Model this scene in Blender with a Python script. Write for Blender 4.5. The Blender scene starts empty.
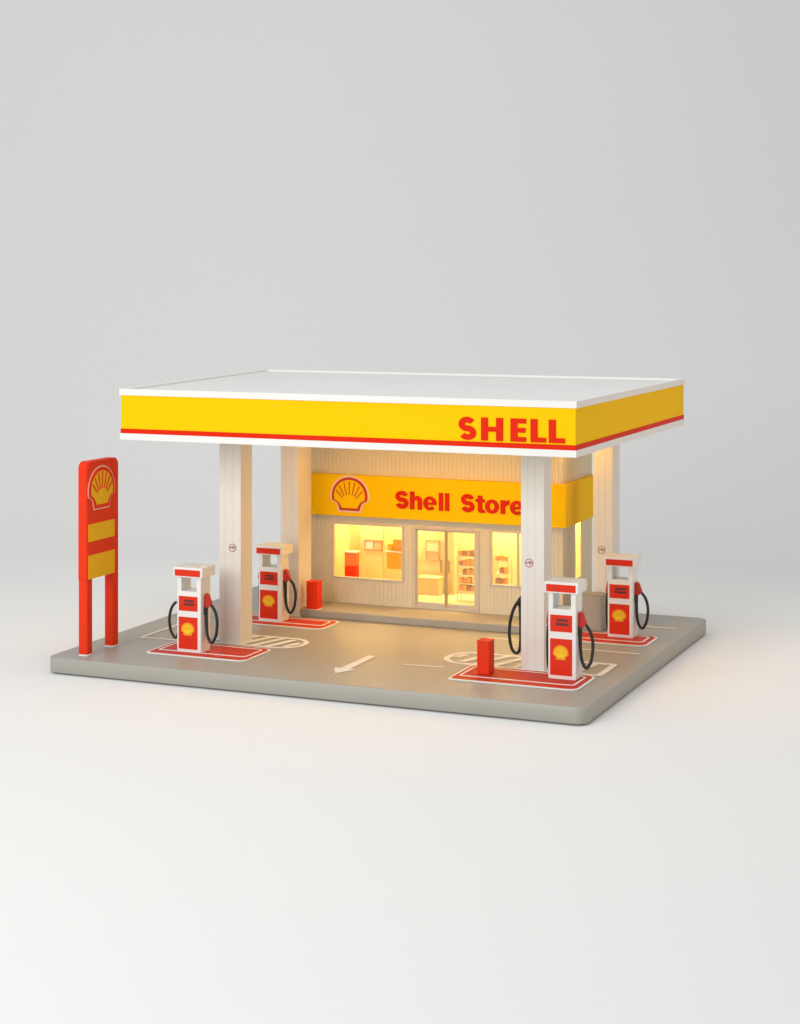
import bpy, bmesh, math, random
from mathutils import Vector, Matrix
random.seed(7)
S = bpy.context.scene
COL = S.collection
PI = math.pi

# ------------------------------------------------------------------ materials
def mat(name, rgb, rough=0.5, var=0.03, scale=6.0, bump=0.02, bscale=60.0, spec=0.22, coat=0.0):
    m = bpy.data.materials.new(name); m.use_nodes = True
    nt = m.node_tree; N = nt.nodes; L = nt.links
    b = N['Principled BSDF']
    tc = N.new('ShaderNodeTexCoord')
    n1 = N.new('ShaderNodeTexNoise'); n1.inputs['Scale'].default_value = scale; n1.inputs['Detail'].default_value = 6
    L.new(tc.outputs['Object'], n1.inputs['Vector'])
    mx = N.new('ShaderNodeMix'); mx.data_type = 'RGBA'
    lo = [max(0, c * (1 - var)) for c in rgb]; hi = [min(1, c * (1 + var)) for c in rgb]
    mx.inputs['A'].default_value = (*lo, 1); mx.inputs['B'].default_value = (*hi, 1)
    L.new(n1.outputs['Fac'], mx.inputs['Factor']); L.new(mx.outputs['Result'], b.inputs['Base Color'])
    n2 = N.new('ShaderNodeTexNoise'); n2.inputs['Scale'].default_value = bscale; n2.inputs['Detail'].default_value = 4
    L.new(tc.outputs['Object'], n2.inputs['Vector'])
    mr = N.new('ShaderNodeMapRange'); mr.inputs['To Min'].default_value = rough - .06; mr.inputs['To Max'].default_value = rough + .06
    L.new(n2.outputs['Fac'], mr.inputs['Value']); L.new(mr.outputs['Result'], b.inputs['Roughness'])
    if bump:
        bp = N.new('ShaderNodeBump'); bp.inputs['Strength'].default_value = bump; bp.inputs['Distance'].default_value = .02
        L.new(n2.outputs['Fac'], bp.inputs['Height']); L.new(bp.outputs['Normal'], b.inputs['Normal'])
    b.inputs['Specular IOR Level'].default_value = spec
    b.inputs['Coat Weight'].default_value = coat
    return m

def emit(name, rgb, strength):
    m = bpy.data.materials.new(name); m.use_nodes = True
    b = m.node_tree.nodes['Principled BSDF']
    b.inputs['Base Color'].default_value = (.8, .75, .6, 1)
    b.inputs['Emission Color'].default_value = (*rgb, 1); b.inputs['Emission Strength'].default_value = strength
    return m

def glass(name):
    m = bpy.data.materials.new(name); m.use_nodes = True
    nt = m.node_tree; N = nt.nodes; L = nt.links
    N.remove(N['Principled BSDF'])
    t = N.new('ShaderNodeBsdfTransparent'); t.inputs['Color'].default_value = (.97, .965, .94, 1)
    g = N.new('ShaderNodeBsdfGlossy'); g.inputs['Roughness'].default_value = .04
    mx = N.new('ShaderNodeMixShader')
    mx.inputs[0].default_value = .05; L.new(t.outputs[0], mx.inputs[1]); L.new(g.outputs[0], mx.inputs[2])
    L.new(mx.outputs[0], N['Material Output'].inputs['Surface'])
    return m

M = dict(
    backdrop=mat('backdrop_paper', (.838, .842, .836), .85, .008, .15, .01, 8, .15),
    slab=mat('grey_slab', (.37, .355, .315), .42, .05, 1.6, .05, 90, .45),
    step=mat('grey_step', (.37, .34, .295), .5, .05, 2.0, .05, 90),
    white=mat('white_paint', (.83, .82, .79), .45, .02, 5, .02, 70),
    deck=mat('roof_sheet', (.76, .76, .745), .6, .02, 2, .02, 50),
    siding=mat('cream_siding', (.70, .635, .485), .6, .05, 4, .06, 50),
    column=mat('off_white_column', (.795, .765, .705), .5, .03, 4, .03, 60),
    yellow=mat('yellow_fascia', (.95, .565, .001), .55, .03, 2.5, .015, 60, .05),
    signyellow=mat('amber_sign', (.90, .56, .002), .55, .03, 3, .015, 60, .05),
    totemyellow=mat('yellow_plate', (.84, .47, .004), .5, .04, 4, .015, 60),
    red=mat('red_paint', (.78, .033, .003), .5, .05, 5, .02, 70),
    pumpred=mat('red_panel', (.72, .028, .005), .5, .05, 7, .02, 70),
    islandred=mat('red_island', (.58, .036, .014), .55, .08, 5, .05, 90),
    letterred=mat('red_letter', (.74, .020, .001), .5, .03, 8, .02, 70, .1),
    storered=mat('deep_red_letter', (.58, .020, .001), .5, .03, 8, .02, 70, .1),
    line=mat('white_line', (.86, .84, .80), .6, .04, 14, .05, 90),
    frame=mat('beige_frame', (.60, .54, .45), .5, .04, 6, .02, 60),
    bronze=mat('bronze_metal', (.52, .39, .20), .4, .06, 8, .02, 60),
    black=mat('black_rubber', (.012, .011, .011), .42, .2, 20, .05, 120, .5),
    darkgrey=mat('dark_ink', (.06, .045, .045), .5, .1, 20, 0, 60),
    cabinet=mat('taupe_cabinet', (.38, .36, .31), .55, .05, 5, .03, 60),
    inwall=mat('cream_interior', (.86, .70, .33), .7, .03, 3, .02, 40),
    infloor=mat('pale_floor', (.85, .78, .52), .5, .04, 5, .03, 40),
    orange=mat('orange_board', (.80, .33, .05), .5, .06, 8, .03, 60),
    brown=mat('brown_carton', (.42, .20, .05), .6, .2, 12, .05, 60),
    orangered=mat('orange_red_box', (.80, .20, .06), .5, .05, 8, .02, 60),
    peach=mat('peach_print', (.80, .45, .25), .6, .1, 20, 0, 60),
    amber=mat('amber_box', (.80, .42, .02), .5, .06, 8, .02, 60),
    glass=glass('clear_pane'),
    storelamp=emit('store_lamp_glow', (1.0, .73, .34), 42),
    canopylamp=emit('canopy_lamp_glow', (1.0, .48, .025), 36),
)

# ------------------------------------------------------------------ helpers
WORLD = {}                                # world origin of each object

class MB:
    def __init__(self): self.bm = bmesh.new()
    def box(self, x0, x1, y0, y1, z0, z1, bev=0.0, seg=2):
        t = bmesh.new()
        r = bmesh.ops.create_cube(t, size=1)
        for v in t.verts:
            v.co = Vector(((x0 + x1) / 2 + v.co.x * (x1 - x0), (y0 + y1) / 2 + v.co.y * (y1 - y0), (z0 + z1) / 2 + v.co.z * (z1 - z0)))
        if bev: bmesh.ops.bevel(t, geom=t.edges[:], offset=bev, segments=seg, affect='EDGES', profile=.5)
        self.add(t); return self
    def add(self, t):
        me = bpy.data.meshes.new('t'); t.to_mesh(me); t.free(); self.bm.from_mesh(me); bpy.data.meshes.remove(me)
    def poly(self, contours, depth, mapf):
        """filled outline with holes, extruded to 'depth'; mapf takes (x, y, d) to a point"""
        cu = bpy.data.curves.new('c', 'CURVE'); cu.dimensions = '2D'; cu.fill_mode = 'BOTH'; cu.extrude = depth / 2
        for c in contours:
            sp = cu.splines.new('POLY'); sp.points.add(len(c) - 1); sp.use_cyclic_u = True
            for p, q in zip(sp.points, c): p.co = (q[0], q[1], 0, 1)
        o = bpy.data.objects.new('c', cu); COL.objects.link(o)
        dg = bpy.context.evaluated_depsgraph_get()
        me = bpy.data.meshes.new_from_object(o.evaluated_get(dg))
        t = bmesh.new(); t.from_mesh(me)
        for v in t.verts: v.co = Vector(mapf(v.co.x, v.co.y, v.co.z + depth / 2))
        bmesh.ops.remove_doubles(t, verts=t.verts[:], dist=1e-5)
        bmesh.ops.recalc_face_normals(t, faces=t.faces[:])
        for f in t.faces: f.smooth = False
        self.add(t)
        bpy.data.objects.remove(o); bpy.data.curves.remove(cu); bpy.data.meshes.remove(me)
        return self
    def tube(self, pts, r, n=10, closed=False):
        pts = [Vector(p) for p in pts]; rings = []
        K = len(pts); up = None
        for i, p in enumerate(pts):
            a = pts[(i - 1) % K] if (closed or i > 0) else p
            b = pts[(i + 1) % K] if (closed or i < K - 1) else p
            t = (b - a).normalized()
            if up is None: up = t.orthogonal().normalized()
            up = (up - t * up.dot(t)).normalized(); sd = t.cross(up)
            rr = r[i] if isinstance(r, (list, tuple)) else r
            rings.append([self.bm.verts.new(p + (up * math.cos(2 * PI * k / n) + sd * math.sin(2 * PI * k / n)) * rr) for k in range(n)])
        for i in range(K if closed else K - 1):
            A, B = rings[i], rings[(i + 1) % K]
            for k in range(n):
                f = self.bm.faces.new((A[k], A[(k + 1) % n], B[(k + 1) % n], B[k])); f.smooth = True
        if not closed:
            self.bm.faces.new(rings[0][::-1]); self.bm.faces.new(rings[-1])
        return self
    def build(self, name, material, parent=None):
        bm = self.bm
        lo = Vector([min(v.co[i] for v in bm.verts) for i in range(3)]); hi = Vector([max(v.co[i] for v in bm.verts) for i in range(3)])
        org = Vector(((lo.x + hi.x) / 2, (lo.y + hi.y) / 2, lo.z))
        for v in bm.verts: v.co -= org
        me = bpy.data.meshes.new(name); bm.to_mesh(me); bm.free()
        me.materials.append(M[material])
        o = bpy.data.objects.new(name, me); COL.objects.link(o)
        WORLD[o] = org
        if parent is None: o.location = org
        else: o.parent = parent; o.location = org - WORLD[parent]
        return o

def tag(o, label=None, cat=None, group=None, kind=None):
    if label: o['label'] = label
    if cat: o['category'] = cat
    if group: o['group'] = group
    if kind: o['kind'] = kind
    return o
def thing(name, loc, label, cat, group=None):
    o = bpy.data.objects.new(name, None); o.empty_display_size = .1; COL.objects.link(o)
    o.location = loc; WORLD[o] = Vector(loc)
    return tag(o, label, cat, group)
def copy_tree(o, parent=None):
    c = o.copy(); COL.objects.link(c); c.parent = parent
    for ch in list(o.children): copy_tree(ch, c)
    return c

def front(y0):                            # flat art on a face looking to -Y, standing proud of y0
    return lambda x, y, d: (x, y0 - d, y)
def side(x0):                             # flat art on a face looking to +X
    return lambda x, y, d: (x0 + d, x, y)
def flat(z0):                             # flat art on the ground
    return lambda x, y, d: (x, y, z0 + d)

def rrect(x0, x1, y0, y1, r=(0, 0, 0, 0), n=8):
    """rounded rectangle, radii in the order lower left, lower right, upper right, upper left"""
    if not isinstance(r, tuple): r = (r,) * 4
    out = []
    for (cx, cy, rr, a0) in ((x0 + r[0], y0 + r[0], r[0], PI), (x1 - r[1], y0 + r[1], r[1], 1.5 * PI),
                             (x1 - r[2], y1 - r[2], r[2], 0), (x0 + r[3], y1 - r[3], r[3], .5 * PI)):
        if rr <= 0: out.append((cx, cy)); continue
        for k in range(n + 1):
            a = a0 + .5 * PI * k / n; out.append((cx + rr * math.cos(a), cy + rr * math.sin(a)))
    return out

def spline(P, n=8):
    out = []
    for i in range(len(P) - 1):
        p0 = Vector(P[max(0, i - 1)]); p1 = Vector(P[i]); p2 = Vector(P[i + 1]); p3 = Vector(P[min(len(P) - 1, i + 2)])
        for k in range(n):
            t = k / n
            out.append(.5 * ((2 * p1) + (p2 - p0) * t + (2 * p0 - 5 * p1 + 4 * p2 - p3) * t * t + (3 * p1 - p0 - 3 * p2 + p3) * t ** 3))
    out.append(Vector(P[-1])); return out
def stroke(P, w):
    c = spline(P); l, r = [], []
    for i, p in enumerate(c):
        t = (c[min(i + 1, len(c) - 1)] - c[max(i - 1, 0)]).normalized(); nrm = Vector((-t.y, t.x))
        l.append(tuple(p + nrm * w / 2)); r.append(tuple(p - nrm * w / 2))
    return l + r[::-1]
def arc(cx, cy, rx, ry, a0, a1, n=20):
    return [(cx + rx * math.cos(math.radians(a0 + (a1 - a0) * k / n)), cy + ry * math.sin(math.radians(a0 + (a1 - a0) * k / n))) for k in range(n + 1)]

# ------------------------------------------------------------------ glyphs, in units of the cap height
def g_S(w, t, cut=28):
    c = arc(.405, .692, .245, .190, cut, 252, 30) + arc(.425, .312, .255, .190, 72, cut - 178, 30)
    l, r = [], []
    for i, p in enumerate(c):
        a = Vector(c[max(i - 1, 0)]); b = Vector(c[min(i + 1, len(c) - 1)]); d = (b - a).normalized(); n = Vector((-d.y, d.x)) * min(t, .248) / 2
        l.append((p[0] + n.x, p[1] + n.y)); r.append((p[0] - n.x, p[1] - n.y))
    return [[(x * w / .8, y) for x, y in l + r[::-1]]]
def g_H(w, s, b): return [[(0, 0), (s, 0), (s, .5 - b / 2), (w - s, .5 - b / 2), (w - s, 0), (w, 0), (w, 1), (w - s, 1), (w - s, .5 + b / 2), (s, .5 + b / 2), (s, 1), (0, 1)]]
def g_E(w, s, b): return [[(0, 0), (w, 0), (w, b), (s, b), (s, .5 - b / 2), (w - .03, .5 - b / 2), (w - .03, .5 + b / 2), (s, .5 + b / 2), (s, 1 - b), (w, 1 - b), (w, 1), (0, 1)]]
def g_L(w, s, b): return [[(0, 0), (w, 0), (w, b), (s, b), (s, 1), (0, 1)]]
XH, SW = .755, .262
def g_h(w): return [[(0, 0), (SW, 0), (SW, .40)] + arc(w / 2 + .01, .40, w / 2 - SW - .005, .135, 180, 0, 12) + [(w - SW, 0), (w, 0), (w, .46)] + arc(w * .58, .46, w * .42, XH - .45, 0, 105, 12) + [(SW, .655), (SW, 1), (0, 1)]]
def g_l(w): return [[(0, 0), (w, 0), (w, 1), (0, 1)]]
def g_o(w): return [arc(w / 2, XH / 2, w / 2, XH / 2 + .012, 0, 350, 35), arc(w / 2, XH / 2, w / 2 - SW * .98, XH / 2 - .175, 0, 350, 35)]
def g_e(w):
    cx, cy, rx, ry = w / 2, XH / 2, w / 2, XH / 2 + .012
    ix, iy = rx - SW * .95, ry - .165
    yb = cy - .075
    out = [(w, yb)] + arc(cx, cy, rx, ry, 0, 318, 40) + arc(cx, cy, ix * 1.0, iy, 318, 200, 16) + [(cx - ix * .93, yb)]
    hole = [(cx - ix * .9, cy + .055)] + [(cx + ix * .9, cy + .055)] + arc(cx, cy, ix, iy, 30, 150, 14)
    return [out, hole]
def g_t(w): return [[(.12, .14)] + arc(.28, .16, .16, .165, 190, 270, 8) + [(w, 0), (w, .16), (.44, .165), (.375, .22), (.375, XH - .17), (w, XH - .17), (w, XH), (.375, XH), (.375, .95), (.12, .95), (.12, XH), (0, XH), (0, XH - .17), (.12, XH - .17)]]
def g_r(w): return [[(0, 0), (SW, 0), (SW, .36)] + arc(w, .34, w - SW, .18, 170, 92, 8) + [(w, XH + .01), (w - .06, XH + .01)] + arc(w - .06, XH - .16, w - .06 - SW, .165, 92, 150, 5) + [(SW, XH), (0, XH)]]
def placed(cs, x, y, sx, sy): return [[(x + p * sx, y + q * sy) for p, q in c] for c in cs]

def shell_outline(o, w=1.0, h=.90):
    """scallop outline, o = inset; x from -.5 to .5, y from 0 to .9"""
    R = .5 - o; cy = .40
    top = arc(0, cy, R, .5 - o, -14, 194, 40)
    nx, ny = .345 - o * .9, .235 + o * .1
    bx, by = .285 - o * .85, o
    pts = top + [(-(.44 - o), .26 + o * .2), (-nx - .03, ny), (-nx + .01, ny - .05), (-bx, by), (bx, by), (nx - .01, ny - .05), (nx + .03, ny), (.44 - o, .26 + o * .2)]
    return [(x * w, y * h / .9) for x, y in pts]
def shell_ribs(n=7, t=.018, o=.15):
    out = []
    for k in range(n):
        a = math.radians(90 + (k - (n - 1) / 2) * 23)
        x0, y0 = .19 * math.cos(a) * .95, .32 + .13 * math.sin(a) - .02
        x1, y1 = (.5 - o) * math.cos(a), .40 + (.5 - o) * math.sin(a)
        d = Vector((x1 - x0, y1 - y0)).normalized(); nn = Vector((-d.y, d.x)) * t / 2
        out.append([(x0 - nn.x, y0 - nn.y), (x1 - nn.x * 1.4, y1 - nn.y * 1.4), (x1 + nn.x * 1.4, y1 + nn.y * 1.4), (x0 + nn.x, y0 + nn.y)])
    return out
def emblem(parent, x, y, w, h, mapper, step, insets, mats, ribmat, name='emblem', rt=.018):
    f = lambda c: [[(x + p * w, y + q / .9 * h) for p, q in k] for k in c]
    base = None
    for i, (o, m) in enumerate(zip(insets, mats)):
        mb = MB(); mb.poly(f([shell_outline(o)]), step, mapper(i * step))
        ob = mb.build(name if i == 0 else ('emblem_border' if i == 1 and len(insets) > 2 else 'emblem_face'), m, parent if i == 0 else base)
        if i == 0: base = ob
    if ribmat:
        mb = MB()
        for r in shell_ribs(t=rt, o=insets[-1] + (.035 if rt < .02 else .012)): mb.poly(f([r]), step * .8, mapper(len(insets) * step))
        mb.build('emblem_ribs', ribmat, base)
    return base

# ------------------------------------------------------------------ camera frame
YAW = math.radians(22.9)
CAM = Vector((12.2332, -18.3185, 4.5))
RGT = Vector((math.cos(YAW), math.sin(YAW), 0)); FWD = Vector((-math.sin(YAW), math.cos(YAW), 0))
cd = bpy.data.cameras.new('camera'); co = bpy.data.objects.new('camera', cd); COL.objects.link(co)
co.location = CAM; co.rotation_euler = (PI / 2, 0, YAW)
cd.sensor_width = 36; cd.sensor_fit = 'AUTO'; cd.lens = 1825 * 36 / 1024; cd.shift_y = -(512 - 277) / 1024
cd.clip_end = 500; S.camera = co

# ------------------------------------------------------------------ backdrop: one seamless studio sweep
bm = bmesh.new()
prof = [(-30, -.2), (-10, -.2), (10, -.2), (20, -.2), (31, -.2)]
R = 10.0; d0 = 31.0
for k in range(1, 25):
    a = PI / 2 * k / 24; prof.append((d0 + R * math.sin(a), -.2 + R * (1 - math.cos(a))))
prof += [(d0 + R, 20), (d0 + R, 34)]
base = Vector((CAM.x, CAM.y, 0)); rows = []
for d, z in prof:
    rows.append([bm.verts.new(base + FWD * d + RGT * u + Vector((0, 0, z))) for u in (-45, -15, 15, 45)])
for a, b in zip(rows, rows[1:]):
    for k in range(3):
        f = bm.faces.new((a[k], a[k + 1], b[k + 1], b[k])); f.smooth = True
me = bpy.data.meshes.new('backdrop'); bm.to_mesh(me); bm.free(); me.materials.append(M['backdrop'])
o = bpy.data.objects.new('backdrop', me); COL.objects.link(o); tag(o, 'seamless pale grey studio backdrop', 'backdrop', kind='structure')

# ------------------------------------------------------------------ base slab with painted markings
W, D = 6.586, 5.42
def slab_mb(x0, x1, y0, y1, z0, z1, r, bt, bb):
    t = bmesh.new(); n = 10; rings = []
    prof = [(z0, .05), (z0 + .017, .05), (z0 + .0175, bb * .3), (z0 + .0175 + bb * .4, 0), (z1 - bt, 0), (z1 - bt * .35, bt * .3), (z1, bt)]
    for z, ins in prof:
        rings.append([t.verts.new((p[0], p[1], z)) for p in rrect(x0 + ins, x1 - ins, y0 + ins, y1 - ins, max(r - ins, .01), n)])
    for A, B in zip(rings, rings[1:]):
        for k in range(len(A)):
            f = t.faces.new((A[k], A[(k + 1) % len(A)], B[(k + 1) % len(A)], B[k])); f.smooth = True
    t.faces.new(rings[0][::-1]); t.faces.new(rings[-1])
    mb = MB(); mb.add(t); return mb
slab = slab_mb(-.05, W + .025, -.03, D + .02, -.197, 0, .135, .016, .03).build('base_slab', 'slab')
tag(slab, 'wide grey slab with rounded corners carrying the whole miniature filling station', 'base')
LZ = .004; LT = .0025; LW = .042
def paint(polys, name='painted_marking', m='line', z=LZ):
    mb = MB()
    for c in polys: mb.poly(c, LT, flat(z))
    return mb.build(name, m, slab)
def ring(x0, x1, y0, y1, r, w=LW):
    r2 = tuple(max(q - w, .01) for q in (r if isinstance(r, tuple) else (r,) * 4))
    return [rrect(x0, x1, y0, y1, r, 10), rrect(x0 + w, x1 - w, y0 + w, y1 - w, r2, 10)]
def seg(xa, ya, xb, yb, w=LW):
    d = Vector((xb - xa, yb - ya)).normalized(); n = Vector((-d.y, d.x)) * w / 2
    return [[(xa - n.x, ya - n.y), (xb - n.x, yb - n.y), (xb + n.x, yb + n.y), (xa + n.x, ya + n.y)]]
def hatch_lines(x0, x1, y0, y1, step, slant, w, cx=None, sgn=1, rx=.3):
    """slanting bars; past cx (on the sgn side) they stop at the rounded end of the patch"""
    ym, ry = (y0 + y1) / 2, (y1 - y0) / 2
    def inside(x, y):
        if cx is None or (x - cx) * sgn <= 0: return True
        return ((x - cx) / rx) ** 2 + ((y - ym) / ry) ** 2 <= 1
    out = []; x = x0
    while x < x1:
        l, rr = [], []; n = 24
        for k in range(n + 1):
            t = k / n; y = y0 + (y1 - y0) * t; a, b = x + slant * t, x + slant * t + w
            if inside(a, y) and inside(b, y): l.append((a, y)); rr.append((b, y))
        if len(l) > 2: out.append([l + rr[::-1]])
        x += step
    return out
# left hatched patch, with a rounded right end
hp = [ring(1.30, 2.50, 1.45, 2.10, (.02, .31, .31, .02), .065)] + hatch_lines(1.50, 2.40, 1.514, 2.036, .185, .16, .085, 2.19, 1, .25)
paint(hp, 'hatched_marking')
# right hatched patch, rounded left end
hp = [ring(4.32, 6.33, 1.48, 2.18, (.31, .07, .07, .31), .075)] + hatch_lines(4.30, 5.30, 1.557, 2.103, .225, .19, .10, 4.63, -1, .24) + hatch_lines(5.66, 6.0, 1.545, 2.115, .30, .10, .06)
paint(hp, 'hatched_marking')
# bay outline left of the front left pump
paint([seg(.39, 1.40, 1.295, 1.44), seg(.40, 1.43, .40, 2.35), ], 'bay_marking')
for a in ((4.02, 1.21, 4.52, 1.25), (4.40, 3.04, 5.30, 3.06), (5.55, 2.85, 6.39, 2.84), (5.95, 4.52, 6.43, 4.54)):
    paint([seg(*a, w=.045)], 'line_marking')
paint([[[(3.44, .75), (3.365, .735), (3.495, .47), (3.64, .735), (3.56, .75), (3.555, 1.50), (3.455, 1.50)]]], 'arrow_marking')

# raised step in front of the store
step = MB().box(1.36, 5.20, 3.45, D - .03, .001, .10, .012).build('store_step', 'step')
tag(step, 'low raised grey step running along the foot of the store wall', 'step')

# ------------------------------------------------------------------ red pump islands
def island(x0, x1, y0, y1, label):
    t = thing('pump_island', ((x0 + x1) / 2, (y0 + y1) / 2, 0), label, 'pump island', 'red pump islands')
    rr = (.06, .12, .12, .06)
    MB().poly([rrect(x0, x1, y0, y1, rr)], .012, flat(.003)).build('border', 'line', t)
    MB().poly([rrect(x0 + .03, x1 - .03, y0 + .035, y1 - .03, (.04, .10, .10, .04))], .003, flat(.0152)).build('pad', 'islandred', t)
    a = rrect(x0 + .07, x1 - .09, y0 + .185, y1 - .09, (.03, .07, .07, .03)); b = rrect(x0 + .095, x1 - .115, y0 + .22, y1 - .115, (.02, .05, .05, .02))
    MB().poly([a, b], .002, flat(.0185)).build('inner_line', 'line', t)
    return t
island(.93, 2.275, .59, 1.36, 'red pad with white outline under the front left fuel pump')
island(.93, 2.28, 2.69, 3.30, 'red pad with white outline under the fuel pump near the small red bin')
island(4.78, 6.30, .66, 1.44, 'red pad with white outline carrying the square red post and nearest pump')
island(4.85, 6.36, 3.25, 3.92, 'red pad with white outline under the pump by the taupe cabinet')

# ------------------------------------------------------------------ canopy on four columns
can = thing('canopy', (3.3, 2.6, 0), 'white flat canopy roof with yellow fascia and red lettering, standing on four columns', 'canopy')
FL, FR, BR, BL = (.66, .5), (6.334, .5), (6.322, 5.27), (.15, 5.27)
def quad_out(e):
    """the roof outline pushed outwards by e"""
    Q = [FL, FR, BR, BL]; out = []
    for i in range(4):
        p = Vector(Q[i]); a = (p - Vector(Q[i - 1])).normalized(); b = (Vector(Q[(i + 1) % 4]) - p).normalized()
        na = Vector((a.y, -a.x)); nb = Vector((b.y, -b.x))
        out.append(tuple(p + (na + nb) * (e / (1 + na.dot(nb)))))
    return out
MB().poly([quad_out(.016), quad_out(-.05)], .074, flat(3.088)).build('roof_rim', 'white', can)
MB().poly([quad_out(-.0515)], .06, flat(3.078)).build('roof_deck', 'deck', can)
fas = MB().poly([quad_out(0), quad_out(-.06)], .398, flat(2.689)).build('fascia', 'yellow', can)
MB().poly([quad_out(.004), quad_out(-.06)], .054, flat(2.634)).build('red_stripe', 'letterred', can)
MB().poly([quad_out(.010), quad_out(-.06)], .076, flat(2.557)).build('lower_trim', 'white', can)
MB().poly([quad_out(-.062)], .05, flat(2.57)).build('soffit', 'siding', can)
# lettering on the fascia: SHELL
mb = MB(); K = .00189; x0 = 4.979; H = .252; zb = 2.706
for g, a in ((g_S(.80, .255), 52), (g_H(.95, .295, .21), 197), (g_E(.67, .295, .205), 378), (g_L(.66, .295, .21), 500), (g_L(.68, .295, .21), 610)):
    mb.poly(placed(g, x0 + (a - 52) * K, zb, 142 * K, H), .012, front(.4995))
mb.build('lettering', 'letterred', fas)
def column(x0, x1, y0, y1, z1=2.568, badge=None):
    """square post: flat faces with two thin vertical grooves on each"""
    g, dp = .003, .004
    def face(a, b):                                   # parametric profile of one side, groove positions
        w = b - a; out = []
        for q in (.30, .62):
            c = a + w * q; out.append((c - g, c + g))
        return out
    P = []
    def run(ax, ay, bx, by):
        v = Vector((bx - ax, by - ay)); L = v.length; d = v / L; n = Vector((-d.y, d.x))    # inward
        P.append((ax, ay))
        for q in ((.30, .64) if abs(v.y) < 1e-6 else ()):
            for s, k in ((-g, 0), (-g * .6, dp), (g * .6, dp), (g, 0)):
                p = Vector((ax, ay)) + d * (L * q + s) + n * k; P.append((p.x, p.y))
    run(x0, y0, x1, y0); run(x1, y0, x1, y1); run(x1, y1, x0, y1); run(x0, y1, x0, y0)
    zb = .0
    c = MB().poly([P], z1 - .016, flat(.016)).build('column', 'column', can)
    MB().box(x0 - .008, x1 + .008, y0 - .008, y1 + .008, .001, .017, .003).build('base_plate', 'column', c)
    if badge:
        bx, bz = badge; r = .049
        b = MB().poly([arc(bx, bz, r, r, 0, 345, 23)], .004, front(y0 + .0005)).build('badge', 'white', c)
        MB().poly([arc(bx, bz, r, r, 0, 345, 23), arc(bx, bz, r - .0075, r - .0075, 0, 345, 23)], .003, front(y0 - .0038)).build('badge_ring', 'brownred', b)
        sq = MB()
        sq.poly([stroke([(bx - .034, bz - .006), (bx - .012, bz + .006), (bx + .008, bz - .002), (bx + .034, bz + .004)], .013)], .003, front(y0 - .0038))
        sq.poly([stroke([(bx - .004, bz + .018), (bx + .012, bz + .020), (bx + .022, bz + .014)], .010)], .003, front(y0 - .0038))
        sq.poly([stroke([(bx + .004, bz - .018), (bx + .016, bz - .020)], .010)], .003, front(y0 - .0038))
        sq.build('badge_mark', 'brownred', b)
    return c
M['brownred'] = mat('brown_red_ink', (.35, .05, .03), .5, .05, 8, 0, 60)
column(1.45, 1.745, 1.50, 1.80, badge=(1.635, 1.18))
column(1.33, 1.595, 3.415, 3.80)
column(5.368, 5.645, 1.50, 1.775, badge=(5.468, 1.227))
column(5.395, 5.65, 4.25, 4.58, badge=(5.508, 1.00))
for x, y, a, b in ((2.4, 2.85, .2, .15), (3.5, 2.85, .24, .16), (4.35, 2.85, .2, .15), (5.34, 3.85, .11, .10)):
    l = MB().box(x - a, x + a, y - b, y + b, 2.556, 2.569, .004).build('soffit_lamp', 'canopylamp', can)

# ------------------------------------------------------------------ store building
BX0, BX1, BY0, BY1, BZ0, BZ1 = 1.42, 5.035, 4.10, 5.38, .1005, 2.566
store = thing('store_building', (3.2, 4.7, .1), 'cream boarded store with lit windows under a yellow sign band with scallop emblem', 'shop')
DOOR = (2.945, 3.886, .1005, 1.188); WIN1 = (1.770, 2.812, .43, 1.180); WIN2 = (4.040, 4.86, .47, 1.192)
SWIN = (4.62, 4.92, .53, 1.36)
def boards(mb, a0, a1, z0, z1, holes, place, pitch=.0585, gap=.0024):
    """vertical boards with grooves between, cut round the openings"""
    n = round((a1 - a0) / pitch); p = (a1 - a0) / n
    for i in range(n):
        a, b = a0 + i * p + gap / 2, a0 + (i + 1) * p - gap / 2
        xs = sorted({a, b} | {q for h in holes for q in h[:2] if a < q < b})
        for u, v in zip(xs, xs[1:]):
            mid = (u + v) / 2; zs = [(z0, z1)]
            for h in holes:
                if h[0] < mid < h[1]:
                    zs = [s for (c, d) in zs for s in ((c, min(d, h[2])), (max(c, h[3]), d)) if s[1] - s[0] > .004]
            for c, d in zs: place(mb, u, v, c, d)
def backing(mb, a0, a1, z0, z1, holes, place):
    xs = sorted({a0, a1} | {q for h in holes for q in h[:2]})
    for u, v in zip(xs, xs[1:]):
        mid = (u + v) / 2; zs = [(z0, z1)]
        for h in holes:
            if h[0] < mid < h[1]:
                zs = [s for (c, d) in zs for s in ((c, min(d, h[2])), (max(c, h[3]), d)) if s[1] - s[0] > .004]
        for c, d in zs: place(mb, u, v, c, d)
mb = MB()
fh = [DOOR, WIN1, WIN2]
backing(mb, BX0, BX1, BZ0, BZ1, fh, lambda m, u, v, c, d: m.box(u, v, BY0 + .006, BY0 + .05, c, d))
boards(mb, BX0, BX1, BZ0, BZ1, fh, lambda m, u, v, c, d: m.box(u, v, BY0, BY0 + .0055, c, d))
front_wall = mb.build('front_wall', 'siding', store)
mb = MB()
backing(mb, BY0 + .0505, BY1, BZ0, BZ1, [(SWIN[0] - .05, SWIN[1] + .12, SWIN[2] - .03, SWIN[3] + .03)], lambda m, u, v, c, d: m.box(BX1 - .05, BX1 - .006, u, v, c, d))
boards(mb, BY0 + .0505, BY1, BZ0, BZ1, [SWIN], lambda m, u, v, c, d: m.box(BX1 - .0055, BX1, u, v, c, d))
side_wall = mb.build('side_wall', 'siding', store)
mb = MB(); mb.box(BX0, BX0 + .04, BY0 + .0505, BY1, BZ0, BZ1); mb.build('end_wall', 'siding', store)
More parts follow.
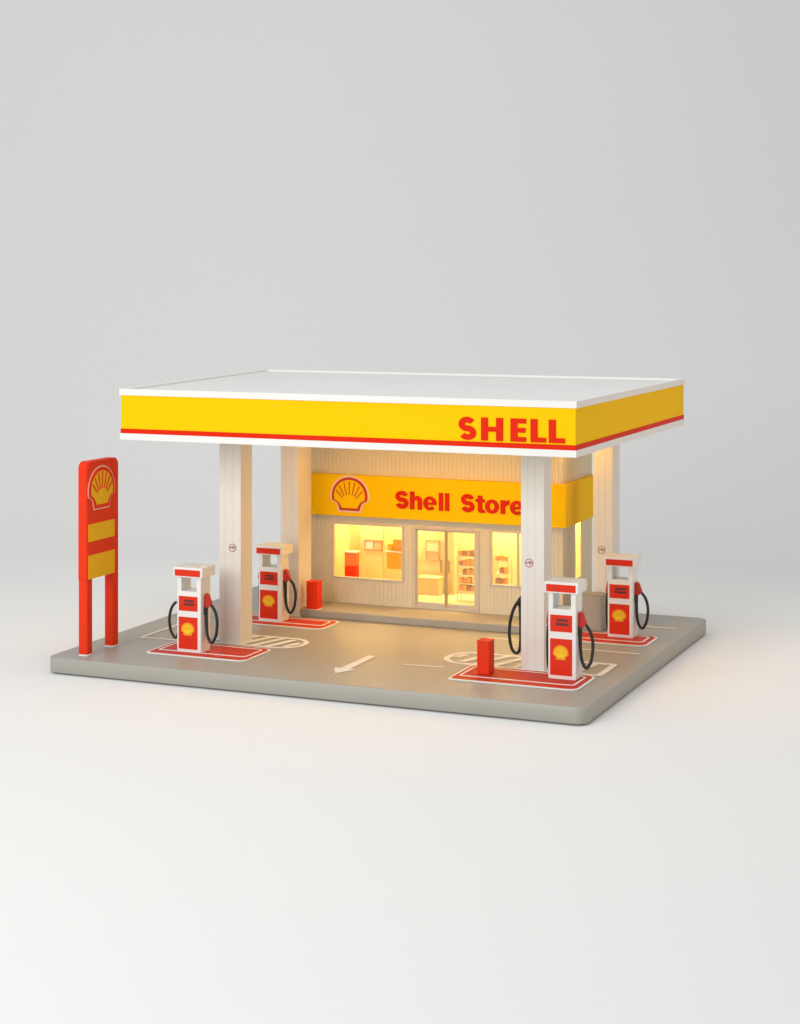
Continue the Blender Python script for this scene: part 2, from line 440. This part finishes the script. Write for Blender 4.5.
mb = MB(); mb.box(BX0 + .0405, BX1 - .0505, BY1 - .04, BY1, BZ0, BZ1); mb.build('rear_wall', 'siding', store)
# interior lining
MB().box(BX0 + .0405, BX1 - .0505, BY1 - .06, BY1 - .0405, BZ0, 1.40).build('inner_rear_wall', 'inwall', store)
MB().box(BX0 + .0405, BX0 + .06, BY0 + .0505, BY1 - .0605, BZ0, 1.40).build('inner_end_wall', 'inwall', store)
MB().box(BX0 + .0605, BX1 - .0505, BY0 + .0505, BY1 - .0605, BZ0, .112).build('floor', 'infloor', store)
MB().box(BX0 + .0605, BX1 - .0505, BY0 + .0505, BY1 - .0605, 1.36, 1.40).build('ceiling', 'inwall', store)
MB().box(1.64, 2.0, BY1 - .085, BY1 - .0605, .1125, 1.3595, .004).build('wall_panel', 'inwall', store)
MB().box(3.10, 3.125, 5.16, BY1 - .0605, .1125, 1.3595).build('partition', 'inwall', store)
for x in (1.80, 2.46, 3.46, 4.08, 4.66):
    MB().box(x - .27, x + .27, 5.03, 5.19, 1.345, 1.3595).build('ceiling_lamp', 'storelamp', store)
    MB().box(x - .12, x + .12, 4.42, 4.50, 1.345, 1.3595).build('ceiling_lamp', 'storelamp', store)  # front row added as fill for the goods inside
# yellow sign band that wraps the corner
SZ0, SZ1 = 1.285, 1.835
P = [(1.48, 4.028), (5.095, 4.028), (5.095, 5.40), (5.037, 5.40), (5.037, 4.098), (1.48, 4.098)]
sign = MB().poly([P], SZ1 - SZ0, flat(SZ0)).build('sign_band', 'signyellow', store)
M['pinkwhite'] = mat('pale_pink_outline', (.85, .66, .52), .5, .02, 8, 0, 60)
M['letterdark'] = mat('deep_red_outline', (.50, .035, .012), .5, .04, 8, 0, 60)
emblem(sign, 2.062, 1.335, .575, .495, lambda d: front(4.0275 - d), .006, (0, .042, .105), ('pinkwhite', 'letterdark', 'signyellow'), 'letterdark')
CH = .236; zb = 1.424
def word(gl, x0, k):
    mb = MB()
    for g, a in gl: mb.poly(placed(g, x0 + a * k, zb, CH * 1.05, CH), .014, front(4.0275))
    mb.build('lettering', 'storered', sign)
word(((g_S(.80, .25, 12), 0), (g_h(.70), 87), (g_e(.76), 163), (g_l(.245), 252), (g_l(.245), 287)), 2.722, .0025)
word(((g_S(.80, .25, 12), 0), (g_t(.52), 87), (g_o(.78), 140), (g_r(.50), 227), (g_e(.76), 280)), 3.655, .00246)
# windows
def window(x0, x1, z0, z1, mull=None):
    f = MB(); w, y0, y1 = .022, BY0 - .014, BY0 + .046
    f.box(x0 - .012, x0 + w, y0, y1, z0, z1, .003); f.box(x1 - w, x1 + .012, y0, y1, z0, z1, .003)
    f.box(x0 + w + .001, x1 - w - .001, y0 + .001, y1, z0, z0 + w, .003); f.box(x0 + w + .001, x1 - w - .001, y0 + .001, y1, z1 - w, z1, .003)
    if mull: f.box(mull - .012, mull + .012, y0 + .012, y1 - .004, z0 + w + .001, z1 - w - .001, .003)
    fr = f.build('window_frame', 'frame', store)
    MB().box(x0 + w + .001, x1 - w - .001, BY0 + .022, BY0 + .027, z0 + w + .001, z1 - w - .001).build('pane', 'glass', fr)
window(*WIN1); window(*WIN2, mull=4.42)
f = MB(); y0, y1, z0, z1 = SWIN; w = .012; xa, xb = BX1 - .016, BX1 + .005
f.box(xa, xb, y0 - .008, y0 + w, z0, z1, .002); f.box(xa, xb, y1 - w, y1 + .008, z0, z1, .002)
f.box(xa, xb - .001, y0 + w + .001, y1 - w - .001, z0, z0 + w, .002); f.box(xa, xb - .001, y0 + w + .001, y1 - w - .001, z1 - w, z1, .002)
fr = f.build('window_frame', 'frame', store)
MB().box(BX1 - .010, BX1 - .006, y0 + w + .001, y1 - w - .001, z0 + w + .001, z1 - w - .001).build('pane', 'glass', fr)
# double door
x0, x1, z0, z1 = DOOR
f = MB(); w = .05
f.box(x0 - .006, x0 + w, BY0 - .016, BY0 + .048, z0 + .0005, z1, .004); f.box(x1 - w, x1 + .006, BY0 - .016, BY0 + .048, z0 + .0005, z1, .004)
f.box(x0 + w + .001, x1 - w - .001, BY0 - .015, BY0 + .048, z1 - .035, z1, .004); f.box(x0 + w + .001, x1 - w - .001, BY0 - .015, BY0 + .048, z0 + .0005, z0 + .035, .004)
dfr = f.build('door_frame', 'frame', store)
xm = (3.397 + 3.441) / 2
for a, b, hx in ((x0 + w + .002, xm - .002, 3.362), (xm + .002, x1 - w - .002, 3.468)):
    f = MB(); q = .017; zl, zh = z0 + .037, z1 - .037; ya, yb = BY0 + .004, BY0 + .034
    sl = MB()
    (sl if hx > xm else f).box(a, a + q, ya, yb, zl, zh, .002); (sl if hx < xm else f).box(b - q, b, ya, yb, zl, zh, .002)
    f.box(a + q + .001, b - q - .001, ya + .001, yb, zl, zl + .05, .002); f.box(a + q + .001, b - q - .001, ya + .001, yb, zh - .018, zh, .002)
    dr = f.build('door', 'frame', store)
    sl.build('stile', 'bronze', dr)
    MB().box(a + q + .001, b - q - .001, BY0 + .016, BY0 + .021, zl + .051, zh - .019).build('pane', 'glass', dr)
    h = MB(); h.box(hx - .017, hx + .017, BY0 - .020, BY0 - .008, .60, .765, .005)
    h.box(hx - .006, hx + .006, BY0 - .0085, BY0 + .0155, .62, .64); h.box(hx - .006, hx + .006, BY0 - .0085, BY0 + .0155, .725, .745)
    h.build('handle', 'bronze', dr)

# ------------------------------------------------------------------ things inside the store
t = thing('display_counter', (1.85, 4.6, .112), 'small counter with orange top half and red lower half behind the left window', 'counter')
MB().box(1.745, 1.915, 4.55, 4.66, .1125, .53, .005).build('lower_box', 'red', t)
MB().box(1.745, 1.915, 4.55, 4.66, .531, .70, .005).build('upper_box', 'orangered', t)
MB().box(1.735, 1.925, 4.54, 4.67, .701, .722, .004).build('counter_top', 'white', t)
def picture(x0, x1, z0, z1, label, cols, name='wall_picture', split='v'):
    y = BY1 - (.0855 if split == 'v' else .0605)
    t = thing(name, ((x0 + x1) / 2, y - .01, z0), label, 'picture'); w = .014
    f = MB(); f.box(x0, x0 + w, y - .022, y - .001, z0, z1); f.box(x1 - w, x1, y - .022, y - .001, z0, z1)
    f.box(x0 + w, x1 - w, y - .021, y - .001, z0, z0 + w); f.box(x0 + w, x1 - w, y - .021, y - .001, z1 - w, z1)
    xm, zm = (x0 + x1) / 2, z0 + (z1 - z0) * .42
    if split == 'v': f.box(xm - w / 2, xm + w / 2, y - .021, y - .001, z0 + w, z1 - w)
    else: f.box(x0 + w, x1 - w, y - .021, y - .001, zm - w / 2, zm + w / 2)
    f.build('picture_frame', 'brown' if split == 'v' else 'amber', t)
    a, b = (((x0 + w, xm - w / 2, z0 + w, z1 - w), (xm + w / 2, x1 - w, z0 + w, z1 - w)) if split == 'v' else ((x0 + w, x1 - w, zm + w / 2, z1 - w), (x0 + w, x1 - w, z0 + w, zm - w / 2)))
    for q, c in zip((a, b), cols): MB().box(q[0], q[1], y - .012, y - .002, q[2], q[3]).build('print', c, t)
picture(1.72, 2.0, .645, .785, 'small framed notice in two panels behind the left window', ('white', 'peach'))
picture(2.64, 2.85, .55, .83, 'framed poster seen through the left door leaf', ('infloor', 'peach'), split='h')
# wall shelf behind the left window
t = thing('wall_shelf', (2.36, 4.95, .46), 'white shelf over an orange cupboard at the right of the left window', 'shelf')
MB().box(2.20, 2.52, 4.88, 5.06, .69, .708, .003).build('shelf_board', 'white', t)
MB().box(2.225, 2.52, 4.90, 5.06, .46, .689, .004).build('cupboard', 'amber', t)
for x0, x1, z1, c, lb in ((2.23, 2.30, .80, 'amber', 'narrow amber box on the white shelf, left of the bigger box'), (2.31, 2.50, .87, 'orange', 'wide orange box on the white shelf behind the left window')):
    tag(MB().box(x0, x1, 4.92, 5.03, .7085, z1, .006).build('carton', c), lb, 'box')
t = thing('low_counter', (2.78, 5.1, .112), 'low yellow counter along the back wall seen through the left door leaf', 'counter')
M['amberpale'] = mat('pale_yellow_board', (.85, .70, .32), .5, .04, 6, .02, 60)
MB().box(2.62, 2.95, 5.02, 5.24, .1125, .335, .005).build('cupboard', 'amberpale', t)
MB().box(2.61, 2.952, 5.01, 5.25, .336, .355, .004).build('counter_top', 'infloor', t)
def rack(x0, x1, y0, y1, z0, zs, label, glabel, grp, n, seed):
    t = thing('shelf_rack', ((x0 + x1) / 2, (y0 + y1) / 2, .112), label, 'shelf rack')
    f = MB()
    for x in (x0, x1 - .014):
        for y in (y0, y1 - .014): f.box(x, x + .014, y, y + .014, .1125, zs[-1] + .07)
    f.build('rack_frame', 'amberpale', t)
    rnd = random.Random(seed); protos = {}
    for i, z in enumerate(zs):
        MB().box(x0 + .015, x1 - .015, y0 + .002, y1 - .002, z - .012, z, .002).build('shelf', 'infloor', t)
        w = (x1 - x0 - .036) / n
        for k in range(n):
            if rnd.random() < .1: continue
            c = rnd.choice(('brown', 'orange', 'brown', 'amber')); hh = rnd.choice((.055, .07, .08))
            key = (c, hh)
            if key not in protos:
                protos[key] = MB().box(-w / 2 + .002, w / 2 - .002, -.04, .04, 0, hh, .004).build('packet', c)
                o = protos[key]; tag(o, glabel, 'packet', grp)
            else:
                o = protos[key].copy(); COL.objects.link(o)
            o.location = (x0 + .018 + w * (k + .5), y0 + .055, z + .0005)
rack(3.335, 3.66, 4.72, 4.88, .11, (.26, .36, .48, .60, .73), 'tall rack of brown and orange packets behind the right door leaf', 'small packet on the tall shelf rack behind the right door leaf', 'packets on the rack behind the door', 5, 3)
rack(3.862, 4.075, 4.72, 4.88, .11, (.38, .53, .70), 'narrow rack of packets behind the right hand store window', 'small packet on the narrow shelf rack behind the right window', 'packets on the rack behind the right window', 3, 5)

# ------------------------------------------------------------------ fuel pumps
def loop_pts(s, cx, a, z0, z1, top_in):
    """hanging hose: out of the nozzle, down, round and back up along the body; s = side sign"""
    P = [(s * (cx + a * .40), .10, z1 + .03), (s * (cx + a * .80), .10, z1 - .05), (s * (cx + a), .10, z1 - .17), (s * (cx + a * .97), .10, (z0 + z1) / 2 - .06), (s * (cx + a * .82), .10, z0 + .07), (s * (cx + a * .45), .10, z0),
         (s * (cx + a * .10), .10, z0 + .08), (s * (cx - a * .02), .10, (z0 + z1) / 2), (s * (cx - a * .02), .10, z1 - .02), (s * top_in, .10, z1 + .03)]
    return [tuple(p) for p in spline([Vector(p) for p in P], 6)]
def pump_body(t):
    hw = .161; d = .24
    b = MB(); b.box(-hw, hw, 0, d, .019, .80, .006); b.build('body', 'white', t)
    for s in (-1, 1):
        x0, x1 = (-hw, -hw + .058) if s < 0 else (hw - .058, hw)
        MB().box(x0 + .001, x1 - .001, .001, d - .001, .795, .985, .004).build('post', 'white', t)
    hd = MB().box(-.197, .197, -.03, d + .06, .980, 1.108, .006).build('head', 'white', t)
    MB().box(-.175, .168, -.0345, -.0295, .996, 1.078, .0015).build('head_panel', 'pumpred', hd)
    dp = MB().box(-.137, .118, -.0045, .001, .548, .735, .0015).build('display_panel', 'pumpred', t)
    g = MB(); rnd = random.Random(4)
    for row, (xa, xb, z, h) in enumerate(((-.060, .060, .662, .032), (-.070, .070, .618, .032))):
        x = xa
        while x < xb:
            w = rnd.uniform(.014, .024); g.box(x, x + w, -.0072, -.0048, z + rnd.uniform(0, .004), z + h - rnd.uniform(0, .005)); x += w + .004
    g.build('display_marks', 'darkgrey', dp)
    pn = MB().box(-.138, .118, -.0045, .001, .062, .470, .0015).build('front_panel', 'pumpred', t)
    emblem(pn, -.012, .236, .182, .165, lambda dd: front(-.0048 - dd), .003, (0, .12), ('orangeink', 'yellowink'), 'orangeink')
def nozzle(t, s):
    hw = .161; k = 1.0 if s > 0 else .5
    n = MB().poly([[(0, .60), (.022, .585), (.088 * k, .625), (.084 * k, .655), (.05 * k, .755), (.018 * k, .772), (0, .75)]], .05,
                  lambda x, z, q: (s * (hw + .004 + x), .075 + q, z)).build('nozzle', 'nozzlered', t)
    h = MB().box(min(s * (hw - .002), s * (hw + .028)), max(s * (hw - .002), s * (hw + .028)), .07, .13, .50, .608, .006)
    h.tube([(s * (hw + .03 * k), .10, .60), (s * (hw + .068 * k), .10, .640)], .021, 10)
    h.build('nozzle_holder', 'black', t)
    return n
M['orangeink'] = mat('orange_ink', (.90, .30, .02), .5, .05, 10, 0, 60)
M['yellowink'] = mat('yellow_ink', (.92, .60, .02), .5, .05, 10, 0, 60)
M['nozzlered'] = mat('nozzle_red', (.50, .03, .02), .4, .06, 10, 0, 60)
PG = 'fuel pumps on the forecourt'
proto = thing('fuel_pump', (0, 0, 0), 'red and white fuel pump at the front left, nearest the tall red sign', 'fuel pump', PG)
pump_body(proto); nozzle(proto, 1); left_nozzle = nozzle(proto, -1)
red_data = left_nozzle.data
MB().tube(loop_pts(1, .187, .140, .145, .60, .18), .0185).build('hose', 'black', proto)
wide = MB().tube(loop_pts(-1, .178, .145, .17, .60, .17), .0175).build('hose', 'black', proto)
tmp = MB().tube(loop_pts(-1, .175, .028, .12, .60, .17), .015).build('hose', 'black', proto)
narrow = tmp.data; nloc = tmp.location.copy(); bpy.data.objects.remove(tmp)
spots = [((1.437, .765), None),
         ((1.432, 2.89), 'red and white fuel pump behind it, beside the small red bin and the step'),
         ((5.988, 1.10), 'nearest red and white fuel pump, at the near corner of the grey slab'),
         ((5.926, 3.645), 'red and white fuel pump at the far right beside the taupe cabinet')]
spots[1] = (spots[1][0], 'red and white fuel pump beside the small red bin and the store step')
for i, ((x, y), lab) in enumerate(spots):
    o = proto if i == 0 else copy_tree(proto)
    o.location = (x, y, 0); o.scale = (1, 1, (.935, .905, 1, .918)[i])
    if lab: o['label'] = lab
    if i:
        for ch in o.children:
            if ch.data is wide.data: ch.data = narrow; ch.location = nloc

dark = red_data.copy(); dark.materials[0] = M['black']; left_nozzle.data = dark

# hose that hangs at the back of the front right column
h = thing('hanging_hose', (5.20, 1.74, .1), 'black fuel hose looped beside the near white column, left of its foot', 'hose')
pts = spline([Vector(p) for p in ((5.34, 1.72, .82), (5.275, 1.72, .76), (5.20, 1.72, .64), (5.158, 1.72, .48), (5.150, 1.72, .32), (5.18, 1.72, .18), (5.235, 1.72, .135), (5.278, 1.72, .19), (5.288, 1.72, .36), (5.285, 1.72, .58), (5.275, 1.72, .72))], 6)
MB().tube([tuple(p) for p in pts], .019).build('hose_loop', 'black', h)
MB().tube([(5.262, 1.72, .69), (5.285, 1.72, .76), (5.325, 1.72, .80), (5.366, 1.72, .815)], [.026, .030, .027, .018], 10).build('nozzle', 'black', h)

# ------------------------------------------------------------------ red bin, red post, taupe cabinet
t = thing('litter_bin', (1.80, 3.47, .1), 'small red bin on the step below the left store window', 'bin')
MB().box(1.685, 1.845, 3.462, 3.62, .106, .462, .006).build('bin_body', 'red', t)
MB().box(1.677, 1.853, 3.456, 3.628, .1005, .1055, .001).build('bin_foot', 'line', t)
MB().box(1.681, 1.849, 3.458, 3.624, .4625, .470, .002).build('bin_lid', 'red', t)
t = thing('guard_post', (5.09, 1.08, .02), 'square red post standing on the red pad left of the near column', 'post')
MB().box(5.018, 5.165, .99, 1.165, .0207, .385, .006).build('post_shaft', 'red', t)
MB().box(5.014, 5.169, .986, 1.169, .3855, .398, .003).build('post_cap', 'red', t)
t = thing('cabinet', (5.50, 4.05, 0), 'plain taupe cabinet at the foot of the far right column, left of a pump', 'cabinet')
MB().box(5.34, 5.585, 3.985, 4.20, .0045, .455, .006).build('cabinet_body', 'cabinet', t)
MB().box(5.334, 5.591, 3.979, 4.206, .4555, .466, .003).build('cabinet_top', 'cabinet', t)
MB().box(5.355, 5.57, 3.980, 3.9845, .03, .44, .001).build('cabinet_door', 'cabinet', t)

# ------------------------------------------------------------------ tall totem sign
tot = thing('totem_sign', (.36, .5, 0), 'tall red sign on two posts with yellow scallop emblem and two yellow plates', 'sign')
PX0, PX1, PY0, PY1, PZ0, PZ1 = .272, .400, .165, .865, .905, 2.305
board = MB().poly([rrect(PY0, PY1, PZ0, PZ1, (.008, .008, .085, .085), 8)], PX1 - PX0, side(PX0))
bmesh.ops.bevel(board.bm, geom=[e for e in board.bm.edges if len(e.link_faces) == 2 and e.calc_face_angle(0) > .9], offset=.008, segments=2, affect='EDGES')
board = board.build('sign_board', 'red', tot)
for ya, yb in ((PY0 + .001, .292), (.742, .875)):
    p = MB().poly([rrect(PX0 + .001, PX1 - .001, ya, yb, .022, 6)], PZ0 - .0215, flat(.021)).build('post', 'red', tot)
    MB().poly([rrect(PX0 - .005, PX1 + .005, ya - .012, yb + .012, .045, 6)], .018, flat(.0025)).build('post_foot', 'white', p)
MB().box(PX1 - .002, PX1 + .007, .190, .770, 1.352, 1.560, .002).build('plate', 'totemyellow', tot)
MB().box(PX1 - .002, PX1 + .007, .190, .770, .908, 1.190, .002).build('plate', 'totemyellow', tot)
M['pinkpale'] = mat('pale_outline', (.85, .55, .45), .5, .02, 8, 0, 60)
emblem(tot, .476, 1.718, .60, .52, lambda d: side(PX1 + .0004 + d), .005, (0, .026, .105), ('pinkpale', 'red', 'totemyellow'), 'red', rt=.026)

# ------------------------------------------------------------------ light
wd = bpy.data.worlds.new('World'); S.world = wd; wd.use_nodes = True
bg = wd.node_tree.nodes['Background']; bg.inputs['Color'].default_value = (1, 1, .995, 1); bg.inputs['Strength'].default_value = .46
def area(name, udz, target, size, power, col=(1, 1, 1)):
    l = bpy.data.lights.new(name, 'AREA'); l.shape = 'SQUARE'; l.size = size; l.energy = power; l.color = col
    o = bpy.data.objects.new(name, l); COL.objects.link(o)
    o.location = base + RGT * udz[0] + FWD * udz[1] + Vector((0, 0, udz[2]))
    o.rotation_euler = (Vector(target) - o.location).to_track_quat('-Z', 'Y').to_euler()
    return o
area('key_softbox', (-14, 2, 11), (3.3, 2.7, .5), 14, 3600, (1, 1, .985))
top = area('top_softbox', (0, 19.5, 20), (3.0, 4.0, .5), 13, 800, (.955, .985, 1))
top.data.spread = math.radians(145)
side_fill = area('added_side_fill', (15, 19, 4.5), (4.5, 2.7, 1.6), 6, 46, (1, .60, .32))  # warm fill light added to lift the right-facing sides
side_fill.data.spread = math.radians(70)

S.view_settings.view_transform = 'Standard'; S.view_settings.look = 'None'; S.view_settings.exposure = 0; S.view_settings.gamma = 1
S.render.engine = 'CYCLES'
S.cycles.use_denoising = True
S.cycles.max_bounces = 8; S.cycles.diffuse_bounces = 4
S.cycles.sample_clamp_indirect = 4
S.render.resolution_x = 800; S.render.resolution_y = 1024
